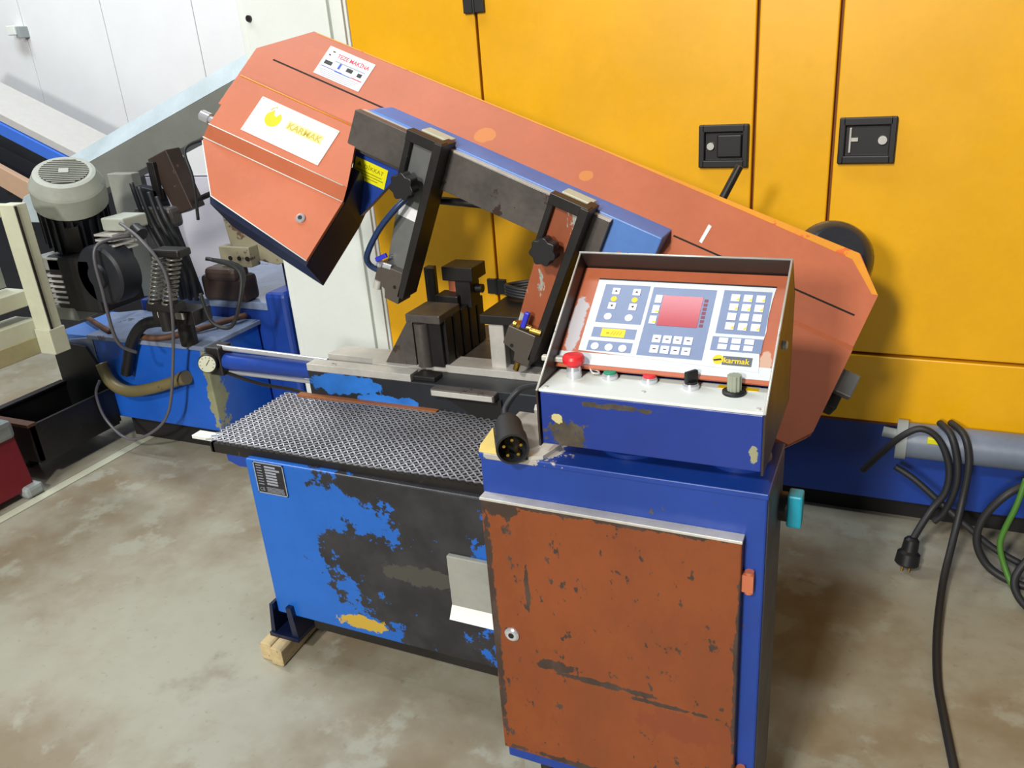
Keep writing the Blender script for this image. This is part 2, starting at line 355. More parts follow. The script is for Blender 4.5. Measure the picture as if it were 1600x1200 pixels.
# chip tray and expanded metal
tr = MB().box((-1.63, 1.49, .628), (-.5, 1.82, .634)).box((-1.64, 1.478, .622), (-.5, 1.492, .65)).box((-1.645, 1.478, .622), (-1.632, 1.82, .65)).build('chip_tray', 'iron', s)
MB().prism([(-1.6, .645), (-1.5, .632), (-1.5, .59), (-1.56, .588), (-1.595, .6)], 1.482, 1.488, Fr((0, 0, 0), (1, 0, 0), (0, 0, 1), (0, 1, 0))).build('tray_bracket', 'blue', s)
MB().box((-1.745, 1.512, .632), (-1.64, 1.546, .642), bev=.001).build('tray_bar', 'white_metal', s)
def expanded(x0, x1, y0, y1, z, p, q):
    mb = MB(); ni = int((x1-x0)/p*2); nj = int((y1-y0)/q); tw, th = .0021, .0013
    for j in range(nj+1):
        vs = []; fs = []
        for i in range(ni+1):
            sgn = 1 if (i+j) % 2 else -1
            X = x0+i*p/2; Y = y0+j*q+sgn*q*.5
            Z = z+.0012*sgn*(1 if j % 2 else -1)+.003*math.sin(X*9)*math.sin(Y*11+1)
            vs += [(X, Y-tw, Z-th), (X, Y+tw, Z+th*.2), (X, Y+tw, Z+th*1.4), (X, Y-tw, Z+th*.5)]
            if i: k = 4*(i-1); fs += [(k+a, k+(a+1) % 4, k+4+(a+1) % 4, k+4+a)[::-1] for a in range(4)]
        mb.add(vs, fs)
    return mb
expanded(-1.655, -.52, 1.483, 1.825, .655, .021, .0098).build('expanded_mesh', 'mesh', s, kind='stuff', label='expanded metal mesh over the chip tray')
# bed and ways
bed = MB().box((-1.56, 1.82, .60), (-.5, 1.99, .735), bev=.003).box((-1.24, 1.98, .60), (-.5, 2.3, .735), bev=.003).build('bed', paint('bed_paint', (36, 40, 46), .4, wear=(34, 100, 180), amount=.0, scale=9, blobs=[((-1.45-rx, 1.82-ry, .70), (.14, .3, .035)), ((-1.3-rx, 1.82-ry, .665), (.12, .3, .02))]), s, label='dark bed with blue paint remnants')
MB().box((-1.558, 1.818, .735), (-1.2, 1.862, .757), bev=.0015).build('slide_way', 'bright', s)
MB().prism([(-1.535, 1.985), (-1.545, 1.908), (-1.38, 1.906), (-1.36, 1.872), (-1.24, 1.868), (-1.2, 1.908), (-.62, 1.908), (-.62, 1.985)], .735, .757, W0, .0012).build('slide_way', 'bright', s)
MB().box((-1.24, 2.0, .735), (-.62, 2.28, .75), bev=.0015).build('slide_way', 'steel', s)
MB().box((-1.2, 1.83, .735), (-1.13, 1.88, .75), bev=.003).build('way_stop', 'iron', s)
MB().box((-1.125, 1.79, .712), (-.93, 1.9, .734), bev=.004).build('rest_plate', 'steel', s)
MB().box((-1.12, 1.7885, .7155), (-.935, 1.7915, .7305), bev=.001).build('rest_plate_edge', 'bright', s)
MB().prism([(-1.11, .712), (-.92, .712), (-.92, .63), (-1.0, .655)], 1.811, 1.822, Fr((0, 0, 0), (1, 0, 0), (0, 0, 1), (0, 1, 0))).build('bed_recess_shade', 'dark', s)  # flat dark prism painting the shade of a recess under the plate
MB().box((-1.6, 1.802, .652), (-1.12, 1.822, .6605), bev=.001).build('rusty_strip', paint('rusty_strip', (150, 92, 54), .6, wear=(90, 60, 44), amount=.4, scale=14), s)
# moving jaw
jaw = MB().box((-1.225, 1.9, .752), (-1.135, 2.16, .885), bev=.003).build('moving_jaw', 'iron', s)
for i in range(5): MB().box((-1.14, 1.915+i*.05, .752), (-1.126, 1.955+i*.05, .892), bev=.003).build('jaw_strip', 'iron', jaw)
MB().box((-1.238, 1.888, .885), (-1.128, 2.01, .91), bev=.003).build('jaw_cap', 'steel', jaw)
MB().prism([(-1.218, .755), (-1.218, .886), (-1.236, .886), (-1.325, .755)], 1.888, 1.915, Fr((0, 0, 0), (1, 0, 0), (0, 0, 1), (0, 1, 0)), .002).build('jaw_rib', 'steel', jaw)
MB().cyl((-1.195, 1.9, .755), (-1.195, 1.9, .884), .022, seg=18).build('jaw_pin', 'steel', jaw)
MB().box((-1.29, 2.1, .75), (-1.262, 2.13, .985), bev=.002).box((-1.275, 2.09, .75), (-1.25, 2.105, .985), bev=.002).build('guide_post', 'iron', s)
ck = MB().box((-1.2, 2.05, .962), (-1.1, 2.14, 1.004), bev=.003).box((-1.165, 2.06, .88), (-1.115, 2.12, .965), bev=.003).box((-1.225, 2.04, .88), (-1.15, 2.1, .92), bev=.004).build('top_clamp', 'iron', s)
MB().box((-1.2, 2.085, .918), (-1.166, 2.115, .962)).build('clamp_wedge', 'orange', ck)
MB().cyl((-1.12, 2.1, .93), (-1.095, 2.1, .93), .013).build('clamp_bolt', 'iron', ck)
# fixed jaw
fj = MB().box((-1.0, 1.93, .74), (-.955, 2.2, .89), bev=.003).build('fixed_jaw', 'bright', s, label='worn bright fixed jaw')
MB().box((-1.02, 1.92, .885), (-.86, 2.16, .912), bev=.003).build('jaw_cap', 'iron', fj)
MB().box((-.955, 1.96, .74), (-.8, 2.15, .885), bev=.003).build('jaw_block', 'iron', fj)
cl = MB()
for i in range(4): cl.tube([(-.955+.06*math.cos(a*math.pi/6), 2.1+.045*math.sin(a*math.pi/6), .922+.008*i+.004*math.sin(a)) for a in range(13)], .006, 7, 3)
cl.build('coiled_hose', 'rubber', s)
# vise cylinder
vc = MB().cyl((-2.0, 1.95, .675), (-1.56, 1.95, .675), .028, seg=24).build('vise_cylinder', 'blue', s)
MB().cyl((-2.03, 1.95, .722), (-1.56, 1.93, .722), .009, seg=12).cyl((-2.03, 1.95, .635), (-1.56, 1.95, .635), .007, seg=12).build('tie_rod', 'chrome', vc)
MB().box((-2.06, 1.92, .63), (-2.0, 1.985, .73), bev=.006).build('cylinder_head', 'iron', vc)
gd = Fr((-2.045, 1.905, .68), (1, 0, 0), (0, 0, 1), (0, -1, 0))
GA = V((.45, -.88, .12)).normalized(); GO = V((-2.045, 1.915, .68)); GX = V((.88, .45, 0)).normalized(); GY = GA.cross(GX)
MB().rev(GO, GA, [(0, .033), (.02, .033), (.026, .030)], 24).build('pressure_gauge', 'black', vc)
MB().rev(GO+GA*.0262, GA, [(0, .028), (.0008, .028)], 24).build('gauge_face', 'cream', vc, label='cream gauge dial')
b = MB().box((-.001, -.006, .0272), (.001, .017, .028), Fr(GO, GX*.8-GY*.6, GX*.6+GY*.8, GA))
for i in range(9):
    a = math.radians(-130+i*32); q = Fr(GO, GX*math.cos(a)-GY*math.sin(a), GX*math.sin(a)+GY*math.cos(a), GA); b.box((-.0008, .02, .0271), (.0008, .025, .0276), q)
b.build('gauge_needle', 'black_ink', vc)
MB().tube([(-2.0, 1.94, .635), (-1.86, 1.93, .615), (-1.7, 1.92, .612), (-1.62, 1.91, .59), (-1.6, 1.9, .55)], .006).build('hydraulic_line', 'iron', s)
# ------------------------------------------------ bow
aa = math.radians(22.5); tt = math.radians(42)
U = V((math.cos(aa), 0, -math.sin(aa))); VV = V((math.sin(aa), 0, math.cos(aa)))
Wd = VV*-math.cos(tt)+V((0, -1, 0))*math.sin(tt); N = V((0, -1, 0))*math.cos(tt)+VV*math.sin(tt)
O = V((-.939, 2.03, 1.308))
BW = Fr(O, U, Wd, N)                     # bow face frame: along, down the face, out of the face
BT = Fr(O, U, -Wd, N)                    # same, second axis up the face (for lettering)
BM = Fr((O.x, 0, O.z), U, VV, (0, 1, 0)) # beam frame: along, up, depth (absolute y)
big = [(-.838, .002), (-.711, -.115), (.889, -.138), (.967, -.056), (.967, .325), (.93, .375), (.45, .375), (.36, .28), (.36, .05), (-.44, .05), (-.44, .2), (-.838, .2)]
MB().prism(big, -.004, 0, BW, .001).build('bow_cover', 'orange', s, label='long orange bow cover plate')
MB().prism([(x*.998, y*.998) for x, y in big], -.035, -.0035, BW).build('cover_flange', 'orange_edge', s)
hb = [(-.80, .02), (-.69, -.09), (.86, -.11), (.93, -.04), (.93, .31), (.9, .35), (.47, .35), (.39, .26), (.39, .03), (-.46, .03), (-.46, .2), (-.80, .2)]
MB().prism(hb, -.13, -.034, BW).build('bow_casting', 'blue_dark', s)
MB().prism([(-.70, -.1145), (.885, -.1375), (.966, -.0565), (.953, -.053), (.878, -.116), (.6, -.121), (.2, -.1235), (-.70, -.1115)], 0, .0008, BW).build('edge_band', 'orange_edge', s)
for u0, u1 in ((-.77, -.36), (.47, .938)): MB().box((u0, .011, -.0005), (u1, .0155, .0006), BW).build('cover_slot', 'dark', s)
MB().add([BW(p) for p in ((.37, .085, 0), (.966, .085, 0), (.966, .105, .02), (.37, .105, .02), (.966, .32, .02), (.93, .372, .02), (.45, .372, .02), (.37, .28, .02), (.966, .32, 0), (.93, .372, 0), (.45, .372, 0), (.37, .28, 0))],
         [(0, 3, 2, 1), (3, 7, 6, 5, 4, 2), (1, 2, 4, 8), (4, 5, 9, 8), (5, 6, 10, 9), (6, 7, 11, 10), (7, 3, 0, 11)]).build('wheel_cover', 'orange', s)
MB().prism([(.534, -.052), (.543, -.05), (.541, .002), (.533, 0)], 0, .0006, BW).build('paint_scratch', 'white', s)
# seller sticker
st = MB().box((-.639, -.094, 0), (-.487, 0, .0012), BW).build('seller_sticker', 'white', s, label='white printed seller sticker with red heading')
text('TEZE MAKİNA', BT, -.602, .068, .018, .0016, 'red_ink', st, bold=True, width=.106)
pr = MB()
for x0, x1, y in ((-.60, -.5, .058), ): pr.box((x0, -y, .0013), (x1, -y+.003, .0016), BW)
for i in range(4): pr.box((-.63+.004*i, -.021+i*.0052, .0013), (-.5-.006*i, -.0195+i*.0052, .0016), BW)
pr.build('sticker_print', 'grey_ink', st)
MB().box((-.632, -.0305, .0013), (-.56, -.0285, .0017), BW).box((-.585, -.029, .0013), (-.53, -.0265, .0017), BW).build('sticker_line', 'blue_ink', st)
MB().box((-.53, -.0305, .0013), (-.495, -.0275, .0017), BW).build('sticker_line', 'red_ink', st)
MB().box((-.628, -.05, .0013), (-.603, -.038, .0017), BW).box((-.555, -.052, .0013), (-.535, -.04, .0017), BW).box((-.518, -.05, .0013), (-.504, -.038, .0017), BW).box((-.622, -.083, .0013), (-.614, -.079, .0017), BW).box((-.628, -.07, .0013), (-.622, -.066, .0017), BW).build('sticker_picture', 'black_ink', st)
MB().box((-.582, -.055, .0013), (-.575, -.037, .0017), BW).build('sticker_picture', 'blue_ink', st)
# left wheel lid: raised upper step and lower door
lid = MB(); A = [(-.80, .108), (-.35, .108), (-.35, .27), (-.80, .27)]
lid.add([BW((-.80, .112, .035)), BW((-.405, .112, .035)), BW((-.340, .272, .035)), BW((-.797, .276, .035)), BW((-.826, .100, -.005)), BW((-.42, .1, -.005)), BW((-.347, .302, 0)), BW((-.817, .306, 0))],
        [(0, 3, 2, 1), (4, 0, 1, 5), (7, 3, 0, 4), (3, 7, 6, 2), (5, 1, 2, 6), (4, 5, 6, 7)])
lidp = lid.build('wheel_lid', 'orange', s, label='raised orange wheel cover step with name plate')
MB().tube([BW((-.80, .111, .0352)), BW((-.42, .111, .0352))], .0022, 6, 1).build('lid_top_edge', 'orange_edge', lidp)  # thin yellowish tube along the lid's top edge
ll = [(-.816, .303), (-.348, .3), (-.346, .488), (-.692, .446), (-.813, .316)]
ld = MB().prism(ll, -.012, 0, BW, .0012).build('lower_lid', 'orange', s, label='lower orange wheel door with a round lock')
MB().tube([BW((-.817, .307, .001)), BW((-.349, .303, .001))], .0016, 6, 1).tube([BW((-.798, .277, .0355)), BW((-.352, .273, .0355))], .0014, 6, 1).tube([BW((-.813, .317, -.001)), BW((-.692, .447, -.001)), BW((-.346, .489, -.001))], .0018, 6, 1).build('lid_edge_highlight', 'white_metal', lidp)  # white tubes painting highlight lines along the lid edges
MB().rev(BW((-.425, .394, 0)), N, [(0, .013), (.005, .013), (.007, .010)], 20).build('lid_lock', 'chrome', ld)
MB().rev(BW((-.425, .394, .006)), N, [(0, .006), (.0025, .006)], 12).build('lock_core', 'black', ld)
hl = [(-.80, .2), (-.36, .2), (-.347, .30), (-.345, .50), (-.69, .465), (-.805, .32)]
MB().prism(hl, -.15, -.0125, BW, .002).build('wheel_housing', 'blue_dark', s, label='dark blue wheel housing under the lid')
# plate
pf2 = Fr(BW((-.703, .253, .035)), U, -Wd, N)
npp = MB().box((0, 0, 0), (.257, .113, .002), pf2, .0006).build('maker_plate', 'white', s, label='white maker plate with faded yellow emblem')
k = MB(); cx, cy, R = .066, .066, .0245
pts = [(cx+R*math.cos(a), cy+R*math.sin(a)) for a in [math.radians(-200+i*13) for i in range(21)]]
pts = pts+[(cx+.012, cy+.022), (cx+.006, cy+.008), (cx-.004, cy+.012), (cx-.009, cy+.026)]
k.prism(pts, .002, .0024, pf2); k.tube([pf2((cx-.02, cy+.02, .0024)), pf2((cx-.015, cy+.03, .0024)), pf2((cx-.006, cy+.034, .0024))], .0012, 5, 4)
k.build('emblem', 'logo_yellow', npp)
MB().box((.112, .054, .002), (.228, .081, .0023), pf2).build('name_band', plain('faded_yellow', (222, 216, 150), .5), npp)
text('KARMAK', pf2, .116, .058, .026, .0026, plain('faded_olive', (196, 176, 60), .5), npp, bold=True, width=.108)
k = MB()
for i, (x, q) in enumerate(((.07, .11), (.06, .16), (.1, .12))): k.box((x, .018+i*.009, .002), (x+q, .0192+i*.009, .0023), pf2)
k.build('faint_print', 'overlay', npp)
k = MB()
for x in (.006, .251):
    for y in (.006, .107): k.rev(pf2((x, y, .001)), N, [(0, .003), (.002, .0025)], 10)
k.build('plate_rivets', 'bright', npp)
# tension shaft, motor, stick, lug
MB().rev(BW((-.80, .21, -.06)), -U, [(0, .045), (.035, .045), (.04, .035)], 24).build('tension_flange', 'white_metal', s)
MB().rev(BW((-.84, .225, -.08)), -U, [(0, .011), (.055, .011), (.055, .017), (.085, .017), (.088, .014)], 16).build('tension_screw', 'chrome', s)
MB().rev(BW((.84, -.152, -.05)), -N, [(0, .06), (.012, .08), (.035, .096), (.07, .104), (.22, .106), (.235, .06)], 36, sharp=False).build('drive_motor', 'drum', s, label='black drum of the drive motor behind the cover')
MB().cyl((-.475, 2.22, 1.08), (-.392, 2.25, 1.252), .0115, .0105, 12).build('lift_rod', 'iron', s)
lg = MB().box((.95, .13, -.06), (1.015, .19, -.035), BW, .003).build('end_bracket', 'arm1', s)
MB().box((.955, .17, -.12), (1.0, .225, -.06), BW, .006).build('rubber_stop', 'rubber', lg)
# beam, bar, end plate, web
MB().prism([(-.405, -.118), (.46, -.118), (.46, 0), (-.375, 0), (-.405, -.012)], 1.936, 2.035, BM, .003).build('bow_beam', 'blue_lit', s, label='blue beam carrying the guide arms')
bar = MB().box((-.40, -.115, 1.918), (.33, -.009, 1.937), BM, .0015).build('guide_bar', 'steel', s)
MB().box((-.40, -.0095, 1.92), (.33, -.005, 1.937), BM).build('bar_edge', 'bright', bar)
MB().prism([(-.41, -.095), (-.405, -.004), (-.237, -.004), (-.237, -.101), (-.40, -.101)], 1.896, 1.92, BM, .002).build('bar_end_plate', 'steel', s)
wbp = MB().prism([(-.405, -.09), (-.24, -.09), (-.262, -.135), (-.36, -.31), (-.40, -.33)], 1.935, 1.96, BM, .001).build('bow_web', 'blue', s)
fs_ = Fr(BM((-.398, -.189, 1.9345)), U, VV, (0, -1, 0))
ws = MB().box((0, 0, 0), (.104, .055, .001), fs_).build('warning_sticker', 'sticker_yellow', wbp, label='yellow warning sticker')
text('DİKKAT', fs_, .03, .034, .015, .0014, plain('olive_ink', (120, 112, 10), .5), s, width=.062)
k = MB()
for i, (x0, x1) in enumerate(((.006, .09), (.006, .096), (.02, .08))): k.box((x0, .024-i*.0075, .001), (x1, .0258-i*.0075, .0013), fs_)
k.prism([(.007, .035), (.022, .035), (.0145, .048)], .001, .0013, fs_)
k.build('sticker_text_lines', plain('olive_ink2', (110, 104, 10), .5), s)
MB().tube([(-1.16, 1.975, 1.212), (-.95, 1.99, 1.193)], .011, 8, 1).build('cross_rod', 'iron', s)
def star_knob(o, parent):
    k = MB(); n = 7; poly = []
    for i in range(n*6):
        a = 2*math.pi*i/(n*6); poly.append((.033*(1+.10*math.cos(n*a))*math.cos(a), .033*(1+.10*math.cos(n*a))*math.sin(a)))
    k.prism(poly, -.018, .018, Fr(o, U, VV, (0, 1, 0)), .005); k.cyl(V(o)+V((0, .018, 0)), V(o)+V((0, .045, 0)), .014, seg=12)
    kk = k.build('clamp_knob', 'black', parent)
    return kk
def guide_arm(s0, mat, rl, lab):
    a = MB().prism([(s0, .006), (s0+.09, .006), (s0+.085, rl), (s0+.018, rl), (s0+.008, -.22)], 1.888, 1.916, BM, .002).build('guide_arm', mat, s, label=lab)
    MB().box((s0-.004, -.014, 1.868), (s0+.1, .014, 1.9), BM, .002).box((s0-.004, -.13, 1.872), (s0+.012, 0, 1.9), BM, .002).build('arm_frame', 'iron', a)
    MB().prism([(s0+.080, .012), (s0+.104, .012), (s0+.1, rl-.03), (s0+.080, rl-.03)], 1.862, 1.94, BM, .002).build('arm_rib', 'iron', a)
    MB().box((s0+.005, .002, 1.93), (s0+.085, .009, 1.975), BM, .002).build('arm_clamp', 'cream', a)
    star_knob(BM((s0+.036, -.118, 1.845)), a)
    gb = MB().prism([(s0+.002, rl+.04), (s0+.082, rl+.045), (s0+.09, rl-.05), (s0+.045, rl-.05), (s0+.04, rl-.025), (s0+.002, rl-.015)], 1.862, 1.93, BM, .0025).build('guide_block', 'block', a)
    return a, gb
a1, gb1 = guide_arm(-.228, 'arm1', -.40, 'worn grey guide arm with a blue hose')
MB().box((-.212, -.215, 1.886), (-.155, -.182, 1.889), BM).build('arm_label', 'white', a1)
MB().tube([BM((-.185, -.15, 1.865)), BM((-.205, -.19, 1.85)), BM((-.235, -.26, 1.845)), BM((-.255, -.34, 1.848)), BM((-.25, -.375, 1.86)), BM((-.22, -.385, 1.872))], .0085, 10).build('coolant_hose', plain('navy_hose', (30, 52, 92), .35), a1)
def valve(s0, r0, a, up):
    MB().cyl(BM((s0, r0, 1.865)), BM((s0+.05, r0+.008, 1.868)), .008, seg=12).cyl(BM((s0+.015, r0, 1.862)), BM((s0+.018, r0+.012, 1.86)), .010, seg=6).build('coolant_valve', 'brass' if up else 'chrome', a)
    if up: MB().box((s0+.022, r0+.004, 1.852), (s0+.036, r0+.05, 1.864), BM, .003).build('valve_lever', 'blue_plastic', a)
    else: MB().box((-.008, -.006, -.005), (.03, .007, .005), Fr(BM((s0+.012, r0+.02, 1.855)), U*.7+VV*.7, VV*.7-U*.7, (0, 1, 0)), .002).build('valve_lever', 'blue_plastic', a)
valve(-.235, -.365, a1, False)
MB().cyl(BM((-.215, -.41, 1.868)), BM((-.215, -.435, 1.868)), .012, seg=12).build('guide_roller', 'bright', a1)
a2, gb2 = guide_arm(.182, 'arm2', -.395, 'chipped orange guide arm beside the control console')
valve(.195, -.345, a2, True)
MB().cyl(BM((.245, -.34, 1.862)), BM((.275, -.335, 1.862)), .009, seg=10).cyl(BM((.24, -.445, 1.87)), BM((.24, -.47, 1.87)), .009, seg=10).build('brass_fitting', 'brass', a2)
for x, a in ((-.16, a1), (.21, a2)):
    MB().cyl(BM((x, -.405, 1.864)), BM((x, -.405, 1.8605)), .005, seg=10).build('block_bolt', 'dark', a)
# pivot column carrying the bow
MB().prism([(1.98, .6), (2.3, .6), (2.32, .82), (2.12, .98), (2.02, .9)], -.52, -.3, Fr((0, 0, 0), (0, 1, 0), (0, 0, 1), (1, 0, 0)), .004).build('pivot_column', 'blue', s)
# ================================================================== TIMBER UNDER THE FOOT
k = MB(); fy = Fr((0, 0, 0), (1, 0, 0), (0, 0, 1), (-.06, 1, 0))
k.prism([(-1.47, .004), (-1.475, 0), (-1.508, 0), (-1.512, .004), (-1.512, .054), (-1.506, .058), (-1.476, .058), (-1.47, .052)], 1.395, 1.70, fy, .002)
k.prism([(-1.516, .004), (-1.52, 0), (-1.55, 0), (-1.556, .005), (-1.556, .05), (-1.55, .058), (-1.522, .058), (-1.516, .053)], 1.405, 1.70, fy, .002)
k.prism([(-1.53, .01), (-1.5, .01), (-1.5, .045), (-1.53, .045)], 1.41, 1.7, fy)
k = k.build('timber_block', 'wood'); solo(k, 'split raw timber block under the front foot of the saw', 'timber')
k.location.x += .085
# ================================================================== CONTROL CABINET
c = thing('control_cabinet', (-.42, 1.43, 0), 'blue control cabinet with a chipped orange door and a tilted console', 'control cabinet')
qx, qy = -.42, 1.43
MB().box((-.69, 1.25, .1), (-.155, 1.442, .868), bev=.003).build('body', m['blue'], c)
MB().box((-.692, 1.247, .862), (-.153, 1.444, .874), bev=.002).build('top_sheet', paint('top_sheet_paint', BLUE, .35, wear=(150, 146, 140), amount=.16, scale=10, blobs=[((-.64-qx, 1.36-qy, .87), (.12, .2, .1))]), c)
MB().box((-.157, 1.256, .104), (-.1525, 1.44, .862), bev=.001).build('side_panel', paint('dark_grey_side', (52, 54, 68), .45, wear=(84, 76, 66), amount=.3, scale=14), c)  # side sheet, darker and greyer than the blue body
def db(x, z, a, b): return ((x-qx, 1.228-qy, z), (a, .5, b))
m['door'] = paint('chipped_orange_door', (132, 67, 30), .42, wear=(58, 44, 38), amount=.38, scale=22, vary=.10, stretch=(1.6, 1.6, 1),
    blobs=[db(-.68, .5, .012, .4), db(-.60, .61, .006, .07), db(-.55, .415, .05, .016), db(-.44, .40, .12, .008), db(-.32, .385, .1, .006), db(-.43, .785, .3, .010), db(-.19, .5, .008, .25), db(-.5, .16, .2, .01), db(-.65, .77, .05, .02)],
    extra=[db(-.29, .34, .1, .05)+((128, 62, 34),)])
door = MB().box((-.686, 1.226, .152), (-.19, 1.249, .786), bev=.0025).build('door', m['door'], c, label='chipped orange door with a key lock')
MB().box((-.687, 1.2245, .783), (-.189, 1.25, .789), bev=.001).build('door_lip_highlight', 'bright', door)  # bright strip painting the highlight on the door's top lip
MB().rev((-.642, 1.2265, .473), (0, -1, 0), [(0, .016), (.004, .016), (.007, .012)], 20).build('door_lock', 'chrome', door)
MB().rev((-.642, 1.2205, .473), (0, -1, 0), [(0, .007), (.002, .006)], 12).build('lock_core', 'black', door)
MB().cyl((-.178, 1.243, .675), (-.178, 1.243, .72), .008, seg=10).box((-.19, 1.235, .68), (-.17, 1.25, .715)).build('hinge', 'orange', c)
MB().cyl((-.178, 1.243, .22), (-.178, 1.243, .265), .008, seg=10).box((-.19, 1.235, .225), (-.17, 1.25, .26)).build('hinge', 'orange', c)
for x in (-.66, -.22):
    for y in (1.265, 1.385): MB().box((x, y, 0), (x+.04, y+.05, .102)).build('foot', 'grey_paint', c)
MB().cyl((-.155, 1.415, .757), (-.138, 1.415, .757), .028, seg=24).build('switch_base', 'iron', c)
MB().box((-.139, 1.398, .722), (-.112, 1.432, .79), bev=.004).build('switch_handle', 'turq', c, label='turquoise rotary switch handle on the side')
MB().rev((-.22, 1.36, .872), (0, 0, 1), [(0, .055), (.012, .055), (.02, .04), (.05, .04)], 28).build('console_pivot', 'blue', c)
MB().rev((-.42, 1.36, .872), (0, 0, 1), [(0, .06), (.01, .06), (.012, .05), (.05, .05)], 28).build('console_pivot', 'blue', c)
# console shell
YZ = Fr((0, 0, 0), (0, 1, 0), (0, 0, 1), (1, 0, 0))
con = MB().prism([(1.25, .912), (1.56, .912), (1.56, 1.015), (1.25, 1.015)], -.556, -.168, YZ, .002).build('console_body', paint('console_blue', (22, 52, 140), .35, wear=(64, 58, 50), amount=.2, scale=55,
    blobs=[((-.51-qx, 1.25-qy, .935), (.04, .2, .035)), ((-.42-qx, 1.25-qy, 1.0), (.08, .2, .006))], extra=[((-.525-qx, 1.25-qy, .965), (.012, .2, .012), (196, 186, 130)), ((-.18-qx, 1.25-qy, .94), (.01, .2, .02), (150, 150, 120))]), c, label='blue tilted console box')
side = [(1.246, .908), (1.246, 1.018), (1.499, 1.206), (1.5585, 1.126), (1.562, .908)]
hm = paint('hood_steel', (58, 48, 44), .4, .2, wear=(150, 120, 60), amount=.25, scale=8)
hd = MB().prism(side, -.562, -.5585, YZ).prism(side, -.1675, -.164, YZ).prism([(1.499, 1.2065), (1.5605, 1.126), (1.557, 1.124), (1.496, 1.204)], -.562, -.164, YZ).box((-.562, 1.558, .908), (-.164, 1.562, 1.126)).build('console_hood', hm, c, label='dark sheet hood around the keypad')
MB().tube([(-.5602, 1.246, 1.018), (-.5602, 1.4985, 1.2055)], .0022, 6, 1).tube([(-.1658, 1.246, 1.018), (-.1658, 1.4985, 1.2055)], .0022, 6, 1).tube([(-.562, 1.4985, 1.206), (-.164, 1.4985, 1.206)], .0022, 6, 1).build('hood_bare_edge', 'bright', hd)
MB().box((-.5585, 1.25, 1.015), (-.1675, 1.352, 1.02), bev=.001).build('button_plate', 'white_metal', c, label='white button plate')
E2 = V((0, .25, .185)).normalized(); E3 = V((0, -E2.z, E2.y)); P0 = V((-.56, 1.25, 1.02))
PN = Fr(P0-E3*.039, (1, 0, 0), E2, E3)
MB().box((.002, .075, -.004), (.394, .305, 0), PN).build('keypad_sheet', m['panel_orange'], c, label='orange sheet around the keypad')
MB().box((.002, .083, 0), (.394, .108, .0008), PN).build('bare_sheet_strip', 'overlay', c)
ov = MB().prism([(.038, .112), (.038, .278), (.371, .276), (.368, .25), (.366, .21), (.3675, .18), (.362, .14), (.367, .097)], 0, .0015, PN).build('keypad_overlay', 'overlay', c, label='pale membrane keypad with grey fields')
k = MB()
for x0, y0, x1, y1 in ((.0545, .177, .143, .266), (.055, .1435, .139, .1655), (.053, .1135, .138, .1355), (.1495, .1115, .268, .2645), (.281, .171, .3655, .266), (.278, .1345, .365, .164)): k.box((x0, y0, .0015), (x1, y1, .0019), PN)
k.build('keypad_fields', 'grey_print', ov)
MB().box((.038, .2765, .0012), (.371, .2795, .002), PN).build('overlay_top_edge', 'black_ink', ov)
MB().box((.1725, .1785, .0019), (.2465, .2465, .0026), PN).build('display', 'red_screen', ov, label='red display window')
k = MB()
for i in range(7): k.box((.2495, .1805+i*.0092, .0019), (.2565, .187+i*.0092, .0023), PN)
k.build('display_scale', plain('maroon_print', (128, 58, 78), .4), ov)
def keys(lst, w_, h_, rnd=False):
    for x, y in lst:
        k = MB()
        if rnd: k.rev(PN((x, y, .0019)), E3, [(0, .0078), (.001, .0076), (.0014, .006)], 16)
        else: k.box((x-w_/2, y-h_/2, .0019), (x+w_/2, y+h_/2, .0031), PN, .0004)
        k.build('key', 'key', ov)
G1 = [(.3035+.0222*i, .2495-.0207*j) for j in range(4) for i in range(3)]
keys(G1, .0155, .0155)
keys([(.298+.0222*i, .1565-.0135*j) for j in range(2) for i in range(3)], .016, .0105)
F1 = [(.1795+.0192*i, .149-.0222*j) for j in range(2) for i in range(4)]; keys(F1, .0155, .0165)
AR = [(.079, .250), (.1195, .250), (.0785, .2155), (.1193, .2155)]; keys(AR, .015, .015)
keys([(.1645, .2375), (.164, .214), (.1632, .190)], .013, .018)
keys([(.0765, .191), (.1175, .1905), (.068, .123), (.095, .1225), (.1213, .1225)], 0, 0, True)
k = MB()
for x, y in G1[:6]+G1[9:]: k.prism([(x+.001, y-.006), (x+.007, y-.006), (x+.007, y+.001)], .0031, .0034, PN)
for x, y in ((.166, .2095), (.1655, .186)): k.box((x-.002, y-.003, .0031), (x+.005, y+.001, .0034), PN)
k.rev(PN((.0785, .232, .0019)), E3, [(0, .0062), (.0006, .0062)], 14).rev(PN((.1193, .232, .0019)), E3, [(0, .006), (.0006, .006)], 14)
k.build('yellow_key_marks', 'logo_yellow', ov)
k = MB()
for i, (x, y) in enumerate(AR):
    d = .003 if i < 2 else -.003
    k.prism([(x-.003, y-d*.6), (x+.003, y-d*.6), (x, y+d)], .0031, .0034, PN)
for x, y in F1: k.box((x-.003, y-.001, .0031), (x+.003, y+.001, .0033), PN)
k.build('key_symbols', 'black_ink', ov)
MB().box((.0725, .1455, .0019), (.1185, .1635, .0024), PN, .0004).build('yellow_label', plain('label_yellow', (246, 206, 8), .4), ov)
text('▪////', PN, .08, .150, .012, .0026, plain('label_ink', (190, 150, 10), .5), ov, width=.03)
MB().box((.303, .1065, .0015), (.353, .1245, .002), PN).build('logo_band', plain('logo_grey', (90, 96, 104), .5), ov)
text('karmak', PN, .305, .1105, .0155, .0023, 'logo_yellow', ov, bold=True, width=.044)
MB().rev(PN((.2955, .1165, .0015)), E3, [(0, .0095), (.0006, .0095)], 20).build('logo_disc', 'logo_yellow', ov)
